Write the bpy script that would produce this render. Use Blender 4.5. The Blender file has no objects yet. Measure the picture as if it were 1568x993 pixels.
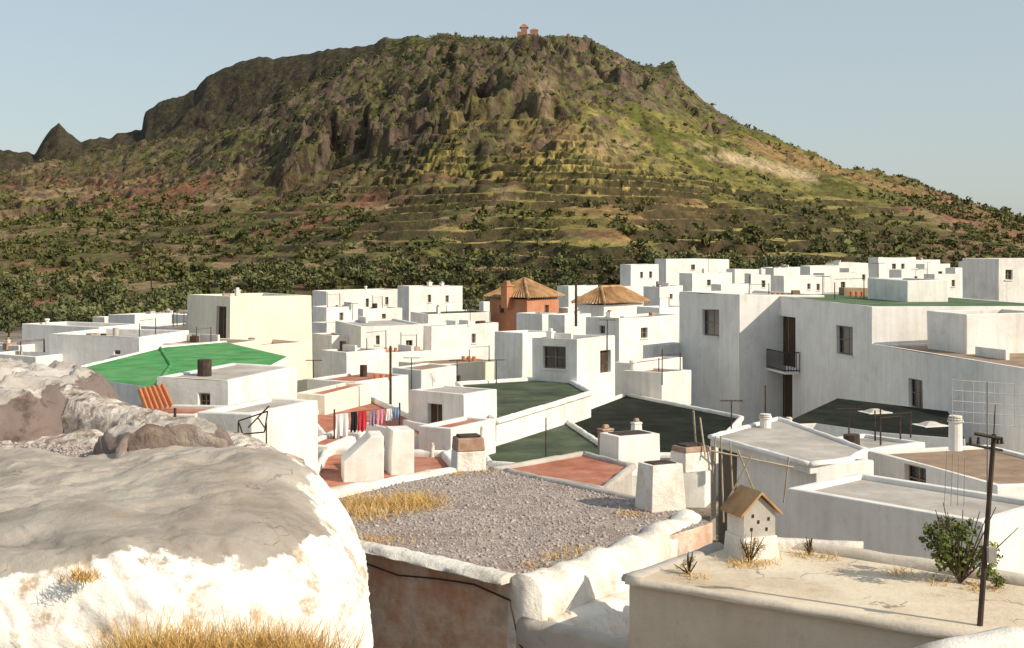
import bpy, math, numpy as np, random
from mathutils import Vector
random.seed(7); RNG=np.random.RandomState(11)
F=1900.; U0=784.; V0=385.
def P(u,v,d): return np.array(((u-U0)/F*d, d, (V0-v)/F*d))
def Q(u,v,z): return P(u,v,-z*F/(v-V0))
scene=bpy.context.scene
# ------------------------------------------------------------------ noise
_T=np.random.RandomState(3).rand(256,256)
def vn(x,y):
    x=np.asarray(x,float); y=np.asarray(y,float)
    xi=np.floor(x).astype(int); yi=np.floor(y).astype(int); fx=x-xi; fy=y-yi
    fx=fx*fx*(3-2*fx); fy=fy*fy*(3-2*fy)
    a=_T[xi&255,yi&255]; b=_T[(xi+1)&255,yi&255]; c=_T[xi&255,(yi+1)&255]; d=_T[(xi+1)&255,(yi+1)&255]
    return (a*(1-fx)+b*fx)*(1-fy)+(c*(1-fx)+d*fx)*fy
def fbm(x,y,o=4):
    s=0;a=.5;t=0
    for i in range(o):
        s=s+a*vn(x*2**i+17.3*i,y*2**i+9.1*i); t+=a; a*=.5
    return s/t
def ss(t): t=np.clip(t,0,1); return t*t*(3-2*t)
# ------------------------------------------------------------------ materials
def nodes(m):
    m.use_nodes=True; nt=m.node_tree; nt.nodes.clear(); return nt
def mk(name,cols,scale=2.,detail=6,bump=.3,bscale=8.,rough=.9,streak=0,dirt=0,dirtcol=(.35,.3,.24),attr=None,vor=0,crack=0,stretch=(1,1,1),bdist=.05,spec=.2):
    m=bpy.data.materials.new(name); nt=nodes(m); N=nt.nodes; L=nt.links
    out=N.new('ShaderNodeOutputMaterial'); bs=N.new('ShaderNodeBsdfPrincipled'); L.new(bs.outputs[0],out.inputs[0])
    bs.inputs['Roughness'].default_value=rough; bs.inputs['Specular IOR Level'].default_value=spec
    geo=N.new('ShaderNodeNewGeometry'); mp=N.new('ShaderNodeMapping'); mp.inputs['Scale'].default_value=stretch
    L.new(geo.outputs['Position'],mp.inputs[0]); co=mp.outputs[0]
    def noise(s,d=6,src=None,r=.6):
        n=N.new('ShaderNodeTexNoise'); n.inputs['Scale'].default_value=s; n.inputs['Detail'].default_value=d; n.inputs['Roughness'].default_value=r
        L.new(src or co,n.inputs['Vector']); return n.outputs['Fac']
    def mix(fac,a,b,mode='MIX'):
        x=N.new('ShaderNodeMix'); x.data_type='RGBA'; x.blend_type=mode
        for s,v in ((0,fac),(6,a),(7,b)):
            if isinstance(v,(int,float)): x.inputs[s].default_value=v
            elif isinstance(v,tuple): x.inputs[s].default_value=(*v,1)
            else: L.new(v,x.inputs[s])
        return x.outputs[2]
    def ramp(src,stops):
        r=N.new('ShaderNodeValToRGB'); e=r.color_ramp.elements
        while len(e)<len(stops): e.new(.5)
        for i,(p,c) in enumerate(stops):
            e[i].position=p; e[i].color=(*c,1) if len(c)==3 else c
        L.new(src,r.inputs[0]); return r.outputs[0]
    n1=noise(scale,detail)
    k=len(cols); st=[(.33+.34*i/max(1,k-1),cols[i]) for i in range(k)]
    col=ramp(n1,st)
    if attr:
        a=N.new('ShaderNodeAttribute'); a.attribute_name=attr
        r2=ramp(noise(scale,detail),[(.3,(.55,.55,.55)),(.7,(1.45,1.45,1.45))])
        col=mix(1.,a.outputs['Color'],r2,'MULTIPLY')
    if vor:
        v=N.new('ShaderNodeTexVoronoi'); v.inputs['Scale'].default_value=vor; L.new(co,v.inputs['Vector'])
        bw=N.new('ShaderNodeRGBToBW'); L.new(v.outputs['Color'],bw.inputs[0])
        col=mix(.8,col,ramp(bw.outputs[0],[(.15,(.5,.48,.48)),(.85,(1.35,1.3,1.25))]),'MULTIPLY')
    if dirt:
        col=mix(ramp(noise(.6,8),[(.5,(0,0,0)),(.72,(dirt,)*3)]),col,dirtcol)
        col=mix(ramp(noise(3.7,8,r=.75),[(.56,(0,0,0)),(.66,(dirt*.8,)*3)]),col,dirtcol)
    if streak:
        m2=N.new('ShaderNodeMapping'); m2.inputs['Scale'].default_value=(3,3,.25); L.new(geo.outputs['Position'],m2.inputs[0])
        col=mix(ramp(noise(1.3,6,m2.outputs[0]),[(.45,(0,0,0)),(.75,(streak,)*3)]),col,(.42,.38,.33))
    if crack:
        v=N.new('ShaderNodeTexVoronoi'); v.feature='DISTANCE_TO_EDGE'; v.inputs['Scale'].default_value=crack
        ad=N.new('ShaderNodeVectorMath'); ad.operation='ADD'; nn=N.new('ShaderNodeTexNoise'); nn.inputs['Scale'].default_value=2.; nn.inputs['Detail'].default_value=6
        L.new(co,nn.inputs['Vector']); L.new(co,ad.inputs[0]); L.new(nn.outputs['Color'],ad.inputs[1]); L.new(ad.outputs[0],v.inputs['Vector'])
        c1=ramp(v.outputs['Distance'],[(0,(1,1,1)),(.012,(0,0,0))])
        c2=mix(1.,c1,ramp(noise(.9,3),[(.5,(0,0,0)),(.6,(1,1,1))]),'MULTIPLY')
        col=mix(c2,col,(.2,.15,.11))
    L.new(col,bs.inputs['Base Color'])
    if bump:
        b=N.new('ShaderNodeBump'); b.inputs['Strength'].default_value=bump; b.inputs['Distance'].default_value=bdist
        L.new(noise(bscale,8,geo.outputs['Position'],.65),b.inputs['Height']); L.new(b.outputs[0],bs.inputs['Normal'])
    return m
M={}
M['white']=mk('whitewash',[(.70,.68,.63),(.80,.78,.74),(.84,.82,.78)],.8,streak=.38,bump=.35,bscale=2.5,dirt=.36,dirtcol=(.46,.40,.32))
M['white2']=mk('whitewash_cool',[(.71,.69,.66),(.79,.77,.74),(.82,.80,.77)],.8,streak=.3,bump=.35,bscale=2.5,dirt=.28,dirtcol=(.46,.42,.35))
M['cream']=mk('cream_limewash',[(.76,.70,.56),(.82,.77,.65)],.8,streak=.3,bump=.3,bscale=3,dirt=.25)
M['orange']=mk('orange_render',[(.46,.19,.10),(.54,.25,.14)],1.5,streak=.2)
M['grey']=mk('grey_clay_roof',[(.24,.21,.21),(.34,.31,.30),(.44,.41,.38)],1.1,dirt=.3,vor=7)
M['lgrey']=mk('pale_roof',[(.36,.33,.30),(.54,.50,.46)],.9,dirt=.55,dirtcol=(.25,.21,.17))
M['brown']=mk('brown_clay_roof',[(.24,.16,.11),(.36,.26,.19)],1.2,dirt=.3)
M['red']=mk('red_terrace_tile',[(.30,.10,.065),(.42,.16,.10),(.46,.24,.18)],1.3,dirt=.35,dirtcol=(.45,.34,.27))
M['green']=mk('green_roof_paint',[(.045,.20,.06),(.075,.30,.09),(.13,.35,.14)],.9,dirt=.55,dirtcol=(.2,.27,.13))
M['dgreen']=mk('dark_green_roof_paint',[(.035,.05,.032),(.06,.08,.045),(.10,.12,.075)],.7,dirt=.5,dirtcol=(.15,.145,.11))
M['mgreen']=mk('faded_green_roof_paint',[(.05,.095,.05),(.09,.15,.07),(.15,.19,.11)],.7,dirt=.4,dirtcol=(.2,.2,.15))
M['black']=mk('bitumen_roof',[(.012,.014,.011),(.026,.03,.024)],.8,dirt=.4,dirtcol=(.06,.065,.045),spec=.05)
M['beige']=mk('beige_terrace',[(.60,.49,.36),(.70,.60,.46),(.75,.67,.54)],1.1,dirt=.5,dirtcol=(.38,.29,.2),bump=.3,bscale=12,crack=.7)
M['beigewall']=mk('beige_render',[(.60,.52,.43),(.68,.61,.52)],1.,dirt=.4,streak=.35,bscale=14,bump=.3)
M['pink']=mk('peeling_pink_plaster',[(.52,.23,.12),(.58,.38,.28),(.70,.57,.47),(.46,.37,.31)],1.3,detail=9,dirt=.55,dirtcol=(.28,.18,.13),bump=.6,bscale=9,streak=.35)
M['oldwhite']=mk('old_lumpy_whitewash',[(.62,.55,.46),(.80,.76,.70),(.84,.82,.78)],2.,detail=9,dirt=.6,dirtcol=(.40,.31,.23),bump=.8,bscale=7,bdist=.05)
M['speckle']=mk('gravelly_lime_rubble',[(.20,.15,.12),(.50,.43,.37),(.74,.69,.63),(.46,.39,.33)],4.,detail=12,dirt=.5,dirtcol=(.28,.2,.16),bump=1.,bscale=14,bdist=.05,vor=14)
M['gravel']=mk('gravel_roof',[(.28,.23,.22),(.38,.33,.31),(.46,.40,.37)],1.4,dirt=.5,dirtcol=(.32,.23,.16),vor=22,bump=.8,bscale=30,bdist=.03)
M['stone']=mk('gravel_stones',[(.24,.20,.19),(.52,.46,.43)],9.,bump=0)
M['glass']=mk('window_glass',[(.02,.022,.025),(.04,.042,.045)],1.,bump=0,rough=.25,spec=.5)
M['door']=mk('door_wood',[(.05,.035,.025),(.09,.06,.04)],3.,bump=.1)
M['frame']=mk('window_frame_paint',[(.20,.14,.09),(.28,.2,.14)],3.,bump=0)
M['iron']=mk('rusty_iron',[(.035,.03,.028),(.09,.055,.04)],6.,bump=.1,rough=.7)
M['galv']=mk('galvanised_wire',[(.22,.21,.2),(.3,.29,.27)],6.,bump=0,rough=.6)
M['brick']=mk('chimney_brick',[(.30,.17,.11),(.45,.33,.26)],4.,dirt=.4,bscale=20)
M['tile']=mk('clay_roof_tile',[(.26,.14,.07),(.42,.24,.11),(.50,.33,.17)],1.6,dirt=.5,dirtcol=(.17,.115,.075),streak=.25)
M['corr']=mk('orange_tile',[(.55,.17,.06),(.66,.26,.11)],4.,bump=.1)
M['bamboo']=mk('bamboo_cane',[(.34,.28,.2),(.5,.43,.32)],5.,bump=0)
M['straw']=mk('dry_grass_blades',[(.50,.30,.09),(.66,.46,.18),(.56,.32,.11)],6.,bump=0)
M['leafm']=mk('leaves',[(.05,.06,.02)],8.,bump=0,attr='Col',rough=.7)
M['bark']=mk('bark',[(.07,.05,.035),(.12,.09,.06)],4.,bump=.2)
M['terrain']=mk('terrain_soil_and_scrub',[(.1,.1,.1)],.35,detail=10,attr='Col',bump=1.,bscale=.3,bdist=2.5)
M['ruin']=mk('reddish_masonry',[(.28,.13,.09),(.36,.19,.14)],.3,bump=0)
M['dkearth']=mk('weathered_earth_wall',[(.17,.12,.10),(.27,.21,.18),(.40,.34,.29)],2.,detail=9,bump=.9,bscale=8,bdist=.06,dirt=.4,dirtcol=(.46,.38,.31))
M['shade']=mk('porch_shade_dark',[(.12,.10,.08),(.2,.17,.14)],1.)  # dark colour stands in for the shade under the porch
for nm,c in (('cl_white',(.75,.75,.75)),('cl_red',(.5,.04,.05)),('cl_black',(.02,.02,.03)),('cl_pink',(.6,.25,.3)),('cl_mauve',(.3,.2,.3)),('cl_blue',(.2,.3,.45))):
    M[nm]=mk('cloth_'+nm[3:],[c,tuple(min(1,x*1.15) for x in c)],6.,bump=.1,bscale=20)
def moundmat(name,topc,sidec,thr=.5):
    m=mk(name,topc,1.1,detail=10,bump=.8,bscale=3.2,bdist=.05,dirt=.4,dirtcol=(.32,.25,.18),crack=1.1)
    nt=m.node_tree;N=nt.nodes;L=nt.links
    bs=[n for n in N if n.type=='BSDF_PRINCIPLED'][0]; src=bs.inputs['Base Color'].links[0].from_socket
    a=N.new('ShaderNodeAttribute'); a.attribute_name='edge'
    geo=[n for n in N if n.type=='NEW_GEOMETRY'][0]
    n=N.new('ShaderNodeTexNoise'); n.inputs['Scale'].default_value=1.5; n.inputs['Detail'].default_value=10; n.inputs['Roughness'].default_value=.62; L.new(geo.outputs['Position'],n.inputs['Vector'])
    mm=N.new('ShaderNodeMath'); mm.operation='MULTIPLY_ADD'; mm.inputs[1].default_value=1.3; L.new(n.outputs['Fac'],mm.inputs[0]); L.new(a.outputs['Fac'],mm.inputs[2])
    r=N.new('ShaderNodeValToRGB'); r.color_ramp.elements[0].position=0; r.color_ramp.elements[0].color=(0,0,0,1)
    ms=N.new('ShaderNodeMath'); ms.operation='SUBTRACT'; ms.inputs[1].default_value=thr+.65; L.new(mm.outputs[0],ms.inputs[0]); L.new(ms.outputs[0],r.inputs[0])
    r.color_ramp.elements[1].position=.05
    n3=N.new('ShaderNodeTexNoise'); n3.inputs['Scale'].default_value=3.2; n3.inputs['Detail'].default_value=12; n3.inputs['Roughness'].default_value=.72; L.new(geo.outputs['Position'],n3.inputs['Vector'])
    r3=N.new('ShaderNodeValToRGB'); e=r3.color_ramp.elements; e[0].position=.37; e[0].color=(*sidec[0],1); e[1].position=.47; e[1].color=(*sidec[1],1); L.new(n3.outputs['Fac'],r3.inputs[0])
    x=N.new('ShaderNodeMix'); x.data_type='RGBA'; L.new(r.outputs[0],x.inputs[0]); L.new(src,x.inputs[6]); L.new(r3.outputs[0],x.inputs[7]); L.new(x.outputs[2],bs.inputs['Base Color'])
    return m
M['mound']=moundmat('cement_over_whitewash',[(.27,.235,.20),(.36,.32,.28),(.45,.41,.36)],[(.46,.35,.25),(.82,.79,.74)],.30)
M['mound2']=moundmat('pale_clay_shaded_sides',[(.33,.29,.26),(.45,.41,.37),(.58,.53,.49)],[(.12,.085,.075),(.20,.155,.14)],.25)  # dark side colours paint in the shaded faces of mound and oven
# ------------------------------------------------------------------ mesh helpers
def mesh_obj(name,verts,faces,mats,fm=None,parent=None,smooth=False,bevel=0,attrs=None):
    me=bpy.data.meshes.new(name); 
    if isinstance(verts,np.ndarray) and isinstance(faces,np.ndarray):
        me.vertices.add(len(verts)); me.vertices.foreach_set('co',verts.astype(np.float32).ravel())
        nf,k=faces.shape; me.loops.add(nf*k); me.loops.foreach_set('vertex_index',faces.astype(np.int32).ravel())
        me.polygons.add(nf); me.polygons.foreach_set('loop_start',np.arange(0,nf*k,k,dtype=np.int32)); me.polygons.foreach_set('loop_total',np.full(nf,k,dtype=np.int32))
        me.update(calc_edges=True)
    else:
        me.from_pydata([tuple(map(float,v)) for v in verts],[],faces)
    for m in mats: me.materials.append(M[m])
    if fm is not None: me.polygons.foreach_set('material_index',np.array(fm,dtype=np.int32))
    if smooth: me.polygons.foreach_set('use_smooth',np.ones(len(me.polygons),dtype=bool))
    if attrs:
        for an,(ty,data) in attrs.items():
            if ty=='C':
                at=me.color_attributes.new(an,'FLOAT_COLOR','POINT'); at.data.foreach_set('color',data.astype(np.float32).ravel())
            else:
                at=me.attributes.new(an,'FLOAT','POINT'); at.data.foreach_set('value',data.astype(np.float32).ravel())
    me.update()
    ob=bpy.data.objects.new(name,me); scene.collection.objects.link(ob)
    if parent: ob.parent=parent
    if bevel:
        b=ob.modifiers.new('b','BEVEL'); b.width=bevel; b.segments=2; b.limit_method='ANGLE'; b.angle_limit=math.radians(40)
    return ob
def empty(name,loc=(0,0,0)):
    e=bpy.data.objects.new(name,None); e.location=[float(a) for a in loc]; e.empty_display_size=.3; scene.collection.objects.link(e); return e
class MB:
    def __init__(s): s.v=[];s.f=[];s.m=[];s.mats=[]
    def mi(s,m):
        if m not in s.mats: s.mats.append(m)
        return s.mats.index(m)
    def face(s,pts,m):
        b=len(s.v); s.v+= [tuple(map(float,p)) for p in pts]; s.f.append(list(range(b,b+len(pts)))); s.m.append(s.mi(m))
    def prism(s,pts,z0,z1,m,mtop=None,taper=1.):
        pts=[np.array(p[:2],float) for p in pts]; c=sum(pts)/len(pts)
        top=[c+(p-c)*taper for p in pts]; n=len(pts); b=len(s.v)
        s.v+=[(p[0],p[1],z0) for p in pts]+[(p[0],p[1],z1) for p in top]
        for i in range(n):
            j=(i+1)%n; s.f.append([b+i,b+j,b+n+j,b+n+i]); s.m.append(s.mi(m))
        s.f.append([b+n+i for i in range(n)]); s.m.append(s.mi(mtop or m))
        s.f.append([b+i for i in range(n)][::-1]); s.m.append(s.mi(m))
    def box(s,c,sx,sy,z0,z1,m,ang=0,taper=1.,mtop=None):
        ca,sa=math.cos(ang),math.sin(ang)
        s.prism([(c[0]+dx*ca-dy*sa,c[1]+dx*sa+dy*ca) for dx,dy in ((-sx/2,-sy/2),(sx/2,-sy/2),(sx/2,sy/2),(-sx/2,sy/2))],z0,z1,m,mtop,taper)
    def cyl(s,p0,p1,r0,r1,m,n=8):
        p0=np.array(p0,float);p1=np.array(p1,float);d=p1-p0;d/=np.linalg.norm(d)
        a=np.cross(d,(0,0,1)) if abs(d[2])<.9 else np.cross(d,(1,0,0)); a/=np.linalg.norm(a); q=np.cross(d,a); b=len(s.v)
        for p,r in ((p0,r0),(p1,r1)):
            for i in range(n):
                t=2*math.pi*i/n; s.v.append(tuple(p+r*(math.cos(t)*a+math.sin(t)*q)))
        for i in range(n):
            j=(i+1)%n; s.f.append([b+i,b+j,b+n+j,b+n+i]); s.m.append(s.mi(m))
        s.f.append([b+i for i in range(n)][::-1]); s.m.append(s.mi(m)); s.f.append([b+n+i for i in range(n)]); s.m.append(s.mi(m))
    def build(s,name,parent=None,bevel=0,origin=None,weld=False,smooth=False,wob=0):
        if not s.f: return None
        v=np.array(s.v)
        if wob:
            dx=(fbm(v[:,0]*.22+v[:,2]*.1,v[:,1]*.22,2)-.5)*wob; dy=(fbm(v[:,0]*.22+40,v[:,1]*.22+v[:,2]*.1,2)-.5)*wob; dz=(fbm(v[:,0]*.17+80,v[:,1]*.17,2)-.5)*wob*1.6
            v=v+np.stack([dx,dy,dz],-1)
        if origin is not None: v=v-np.array(origin)
        ob=mesh_obj(name,[tuple(a) for a in v],s.f,s.mats,s.m,parent,smooth)
        if weld:
            w=ob.modifiers.new('w','WELD'); w.merge_threshold=.002
        if bevel:
            b=ob.modifiers.new('b','BEVEL'); b.width=bevel; b.segments=2; b.limit_method='ANGLE'; b.angle_limit=math.radians(40)
        return ob
# ------------------------------------------------------------------ terrain
SK=[(-600,352),(-300,300),(-100,255),(0,232),(25,236),(52,238),(62,222),(74,202),(90,190),(102,204),(125,217),(150,216),(180,208),(205,202),(217,203),(221,176),(240,160),(300,140),(315,122),(345,105),(385,93),(440,88),(500,80),(560,75),(590,62),(630,60),(660,62),(680,55),(740,64),(770,66),(800,61),(850,60),(900,66),(930,80),(970,100),(1005,109),(1030,94),(1042,122),(1070,150),(1100,175),(1150,200),(1200,218),(1250,238),(1290,258),(1340,262),(1390,275),(1440,298),(1490,312),(1568,335),(1700,352),(2000,370),(2600,378)]
SKu=np.array([a for a,b in SK],float);SKv=np.array([b for a,b in SK],float)
SH=[(-600,356),(-100,272),(0,262),(60,250),(100,242),(200,228),(300,203),(380,178),(450,136),(500,108),(560,86),(620,70),(680,64),(900,76),(1000,125),(1100,190),(1200,228),(1340,270),(1568,341),(2600,380)]
SHu=np.array([a for a,b in SH],float);SHv=np.array([b for a,b in SH],float)
def terr(x,y,full=False):
    x=np.asarray(x,float); y=np.asarray(y,float)
    u=U0+F*x/np.maximum(y,1.)
    vs=np.interp(u,SKu,SKv)+(fbm(u/14.,u*0+2.,3)-.5)*9*ss((380-np.interp(u,SKu,SKv))/60)
    Dr=700+np.interp(u,[-600,200,500,800,1100,1568,2200],[40,110,60,0,-40,-110,-140])
    zr=(V0-vs)/F*Dr; ysh=Dr*.86; zs=(V0-np.interp(u,SHu,SHv))/F*ysh
    raise_=4.*ss((u-850)/400)
    z0=-12.+raise_
    t=np.clip((y-200)/(ysh-200),0,1)
    zh=z0+(zs-z0)*t**1.42
    zh=zh+(zr-zs)*ss((y-ysh)/(Dr-ysh)*1.25-.2)
    env=ss((y-225)/80)*(1-ss((y-(Dr-70))/60))
    rock=ss((zh-8)/30)
    zh=zh+env*((fbm(x/60+3,y/80,4)-.5)*22*(.35+.65*rock))
    right=ss((u-880)/120)
    rg=1-np.abs(2*fbm(x/26+7,y/30+5,4)-1)
    zh=zh-env*rock*(rg**2)*4*(1-.6*right)
    jag=(fbm(x/13+40,y/13,4)-.5)*90
    def crag(z,w,yc,amp,h,H,run):
        c=y-yc-(fbm(u/amp,u*0+yc*.1,4)-.5)*120+jag; return z+w*H*ss(c/h)*(1-ss(c/run))*env
    wc=ss((u-400)/70)*(1-ss((u-830)/60))
    zh=crag(zh,wc,465,70.,11,9,110); zh=crag(zh,wc,500,50.,9,4.5,60)
    zh=crag(zh,ss((u-480)/80)*(1-ss((u-1080)/80)),560,45.,8,4,60)
    zh=crag(zh,(1-ss((u-420)/80))*.8,505,50.,9,4,70)
    rm=1-.55*right*(1-ss((zh-75)/20))
    zh=zh+env*rock*rm*((fbm(x/8,y/8,4)-.5)*6.)
    bl=fbm(x/4.5+9,y/4.5+3,3); zh=zh+env*rock*rm*2.0*ss((bl-.52)/.06)
    mt=ss((y-212)/20)*(1-ss((y-(425+(fbm(x/50,y/50)-.5)*90))/40))*(.5+.5*ss((u-480)/150)*(1-ss((u-1330)/150)))
    mt=mt*(.25+.75*ss((fbm(x/24+60,y/30+8,3)-.34)/.12))
    st=2.9; q=zh/st+fbm(x/70+20,y/70,3)*2.2+fbm(x/14,y/14,3)*.7; fl=np.floor(q); f=q-fl
    zq=zh+st*(ss((f-.7)/.3)-f)
    zh=zh*(1-mt)+zq*mt
    bey=np.maximum(0,y-Dr); zh=np.where(y>Dr,np.maximum(-22,zh-bey*.35),zh)
    zv=np.interp(y,[0,5,7,9.5,12,30,50,90,150,200],[-1.7,-1.75,-2.6,-7,-7.6,-8.3,-9.3,-9.8,-10.6,-12])+raise_*ss((y-80)/80)
    lw=ss((-1.2-x)/.3)*(1-ss((y-8.6)/.5))
    zv=zv*(1-lw)+np.maximum(zv,-2.95)*lw
    w=ss((y-195)/10); z=zv*(1-w)+zh*w
    if full: return z,f,mt,u,Dr
    return z
ks=np.concatenate([np.linspace(-2.6,-.52,26)[:-1],np.linspace(-.52,.52,700),np.linspace(.52,2.6,26)[1:]])
ys=np.concatenate([np.linspace(1.2,12,40)[:-1],np.linspace(12,205,70)[:-1],np.linspace(205,600,440)[:-1],np.linspace(600,830,180)[:-1],np.linspace(830,1200,20)[:-1],np.linspace(1200,7000,12)])
KK,YY=np.meshgrid(ks,ys); XX=KK*YY
Z,FR,MT,UU,DR=terr(XX,YY,True)
VV=V0-F*Z/YY
gx=np.gradient(Z,axis=1)/np.maximum(np.gradient(XX,axis=1),1e-3); gy=np.gradient(Z,axis=0)/np.gradient(YY,axis=0); SL=np.hypot(gx,gy)
def C(*c): return np.array(c)[None,None,:]
n1=fbm(XX/28,YY/40,5); n2=fbm(XX/7+9,YY/9,4); n3=fbm(XX/2.6,YY/3.4+4,3); n4=fbm(XX/60+30,YY/60,4); n5=fbm(XX/18+70,YY/22+11,4)
def mixc(a,b,t): t=np.clip(t,0,1)[...,None]; return a*(1-t)+b*t
rockc=mixc(C(.085,.058,.044),C(.19,.135,.10),ss((n2-.35)/.3)); rockc=mixc(rockc,C(.27,.20,.15),ss((n3-.6)/.12)*.6)
scrub=mixc(C(.045,.052,.018),C(.15,.145,.045),ss((n3-.3)/.4))
col=mixc(rockc,scrub,ss((n5+.6*n3-.60)/.12)*.9)
gm=ss((UU-770-(n1-.5)*240)/60)*(1-ss((UU-1330+(n1-.5)*200)/120))*ss((VV-118-(UU-840)*.24-(n2-.5)*60)/18)*(1-ss((VV-345)/40))
grass=mixc(C(.12,.125,.025),C(.27,.23,.065),ss((n2-.4)/.25)); grass=mixc(grass,C(.32,.19,.09),ss((n4-.56)/.06)*.7)
col=mixc(col,grass,gm*ss((n3+.3-.42)/.2)*.95)
low=ss((VV-245-(n1-.5)*70)/40)
lowc=mixc(C(.15,.10,.05),C(.29,.135,.08),ss((n4-.48)/.1)); lowc=mixc(lowc,C(.13,.135,.04),ss((n2-.47)/.1)*.8); lowc=mixc(lowc,C(.36,.25,.14),ss((n5-.58)/.06)*.7)
col=mixc(col,lowc,low*(1-gm*.8))
tread=mixc(C(.44,.34,.11),C(.25,.235,.06),ss((n2-.47)/.15))
tm=MT*(FR<.66)*ss((UU-600-(n1-.5)*260)/90)*(1-ss((UU-1300)/150))*(1-ss((VV-385)/30))*ss((n4+n1*.5-.46)/.1)
col=mixc(col,tread,tm*.95)
stripe=MT*((FR>.25)&(FR<.66))*(1-tm)*ss((n5-.47)/.1); col=mixc(col,C(.36,.25,.13),stripe*.75)
col=mixc(col,C(.05,.042,.02),MT*(FR>.7)*.85)
cl=ss((SL-.8)/.35)*(YY>260)*(1-MT); col=mixc(col,rockc*.85,cl*(1-.7*ss((n3-.48)/.1)))
ls=np.exp(-((VV-(228+(UU-1060)*.24))/ (6+4*n2))**2)*ss((UU-1050)/20)*(1-ss((UU-1240)/20)); col=mixc(col,C(.46,.35,.21),ls*1.3*ss((n2-.25)/.2))
ls=np.exp(-((UU-940)/38)**2-((VV-228)/17)**2); col=mixc(col,C(.38,.27,.15),ls*ss((n3-.35)/.2)*1.1)
ls=np.exp(-((UU-(835+(n2-.5)*40))/14)**2-((VV-145)/38)**2); col=mixc(col,C(.28,.2,.13),ls)
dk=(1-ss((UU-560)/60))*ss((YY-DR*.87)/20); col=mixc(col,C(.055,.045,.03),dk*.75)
col=col*(1-.2*(1-ss((UU-760)/160))*(VV<300))[...,None]  # shade of the upper left slopes put into the terrain colour
col=np.where((YY<190)[...,None],mixc(C(.34,.29,.23),C(.24,.19,.14),ss((n2-.4)/.2)),col)
ny,nx=Z.shape; idx=np.arange(ny*nx).reshape(ny,nx)
faces=np.stack([idx[:-1,:-1],idx[:-1,1:],idx[1:,1:],idx[1:,:-1]],-1).reshape(-1,4)
colA=np.concatenate([col,np.ones((ny,nx,1))],-1).reshape(-1,4)
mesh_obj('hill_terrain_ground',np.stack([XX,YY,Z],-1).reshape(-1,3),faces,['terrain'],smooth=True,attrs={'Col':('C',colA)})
# ------------------------------------------------------------------ foliage clumps
def foliage(name,cx,cy,cz,r,K,leaf,cols,flat=.75,trunk=True):
    n=len(cx)
    d=RNG.normal(size=(n,K,3)); d/=np.linalg.norm(d,axis=-1,keepdims=True)
    rad=RNG.uniform(.45,1.,(n,K))**.6
    lob=.72+.35*np.sin(d[...,0]*3.1+RNG.uniform(0,6,(n,1)))*np.cos(d[...,1]*2.7+RNG.uniform(0,6,(n,1)))+.12*RNG.normal(size=(n,K))
    p=d*(rad*lob)[...,None]; p[...,2]=p[...,2]*flat
    p=p*r[:,None,None]; ctr=np.stack([cx,cy,cz+r*flat*.8],-1)[:,None,:]
    pos=(p+ctr)
    a=RNG.normal(size=(n,K,3)); a/=np.linalg.norm(a,axis=-1,keepdims=True)
    b=np.cross(a,RNG.normal(size=(n,K,3))); b/=np.linalg.norm(b,axis=-1,keepdims=True)
    s=(leaf*r[:,None]*RNG.uniform(.6,1.3,(n,K)))[...,None]
    q=np.stack([pos-a*s,pos-b*s*.7,pos+a*s,pos+b*s*.7],2).reshape(-1,3)
    f=np.arange(len(q)).reshape(-1,4)
    t=RNG.rand(n,1,1)*.7+RNG.rand(n,K,1)*.3
    c=np.array(cols[0])*(1-t)+np.array(cols[1])*t
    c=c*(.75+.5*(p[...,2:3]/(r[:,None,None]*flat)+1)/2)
    c=np.repeat(np.concatenate([c,np.ones((n,K,1))],-1)[:,:,None,:],4,2).reshape(-1,4)
    return q,f,c
def add_foliage(name,parts):
    V=[];Fc=[];Cc=[];o=0
    for q,f,c in parts:
        V.append(q);Fc.append(f+o);Cc.append(c);o+=len(q)
    return mesh_obj(name,np.concatenate(V),np.concatenate(Fc),['leafm'],attrs={'Col':('C',np.concatenate(Cc))})
def scatter(n,u0,u1,y0,y1):
    u=RNG.uniform(u0,u1,n); y=np.sqrt(RNG.uniform(y0**2,y1**2,n)); x=(u-U0)/F*y; z,f,mt,_,_=terr(x,y,True); v=V0-F*z/y; return u,x,y,z,v,f,mt
parts=[]
u,x,y,z,v,f,mt=scatter(36000,-120,1700,240,720)
dn=fbm(x/22,y/22,4)
prob=np.where(v>320,.70,np.where(v>240,.50,.72)); prob=np.where((u>820)&(u<1350)&(v<345),.30,prob)
tr=(u>600)&(u<1320)
prob=prob*ss((dn-.31)/.22)*np.where(mt>.3,np.where((f>.64)|(f<.05),1.5,np.where(tr,.16,.36)),1.)
k=RNG.rand(len(u))<prob
r=RNG.uniform(.4,1.0,k.sum())*np.where(v[k]>300,2.0,1.35)*(.6+1.0*RNG.rand(k.sum())**3)
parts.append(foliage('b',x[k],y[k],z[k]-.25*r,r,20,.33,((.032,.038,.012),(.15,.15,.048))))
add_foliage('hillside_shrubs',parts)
u,x,y,z,v,f,mt=scatter(2700,-120,1700,150,270)
ok=((u<930)|(y>215))&~((u>300)&(y<165)); dn=fbm(x/18,y/14,3); ok&=RNG.rand(len(u))<ss((dn-.40)/.16)
x,y,z=x[ok],y[ok],z[ok]; r=RNG.uniform(.8,2.6,len(x))
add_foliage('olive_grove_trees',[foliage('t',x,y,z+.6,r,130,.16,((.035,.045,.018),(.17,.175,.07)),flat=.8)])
tb=MB()
for i in range(len(x)):
    tb.cyl((x[i],y[i],z[i]-.5),(x[i]+.15*r[i],y[i],z[i]+.9*r[i]),.16,.08,'bark',5)
tb.build('olive_grove_trunks',parent=bpy.data.objects['olive_grove_trees'])
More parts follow.
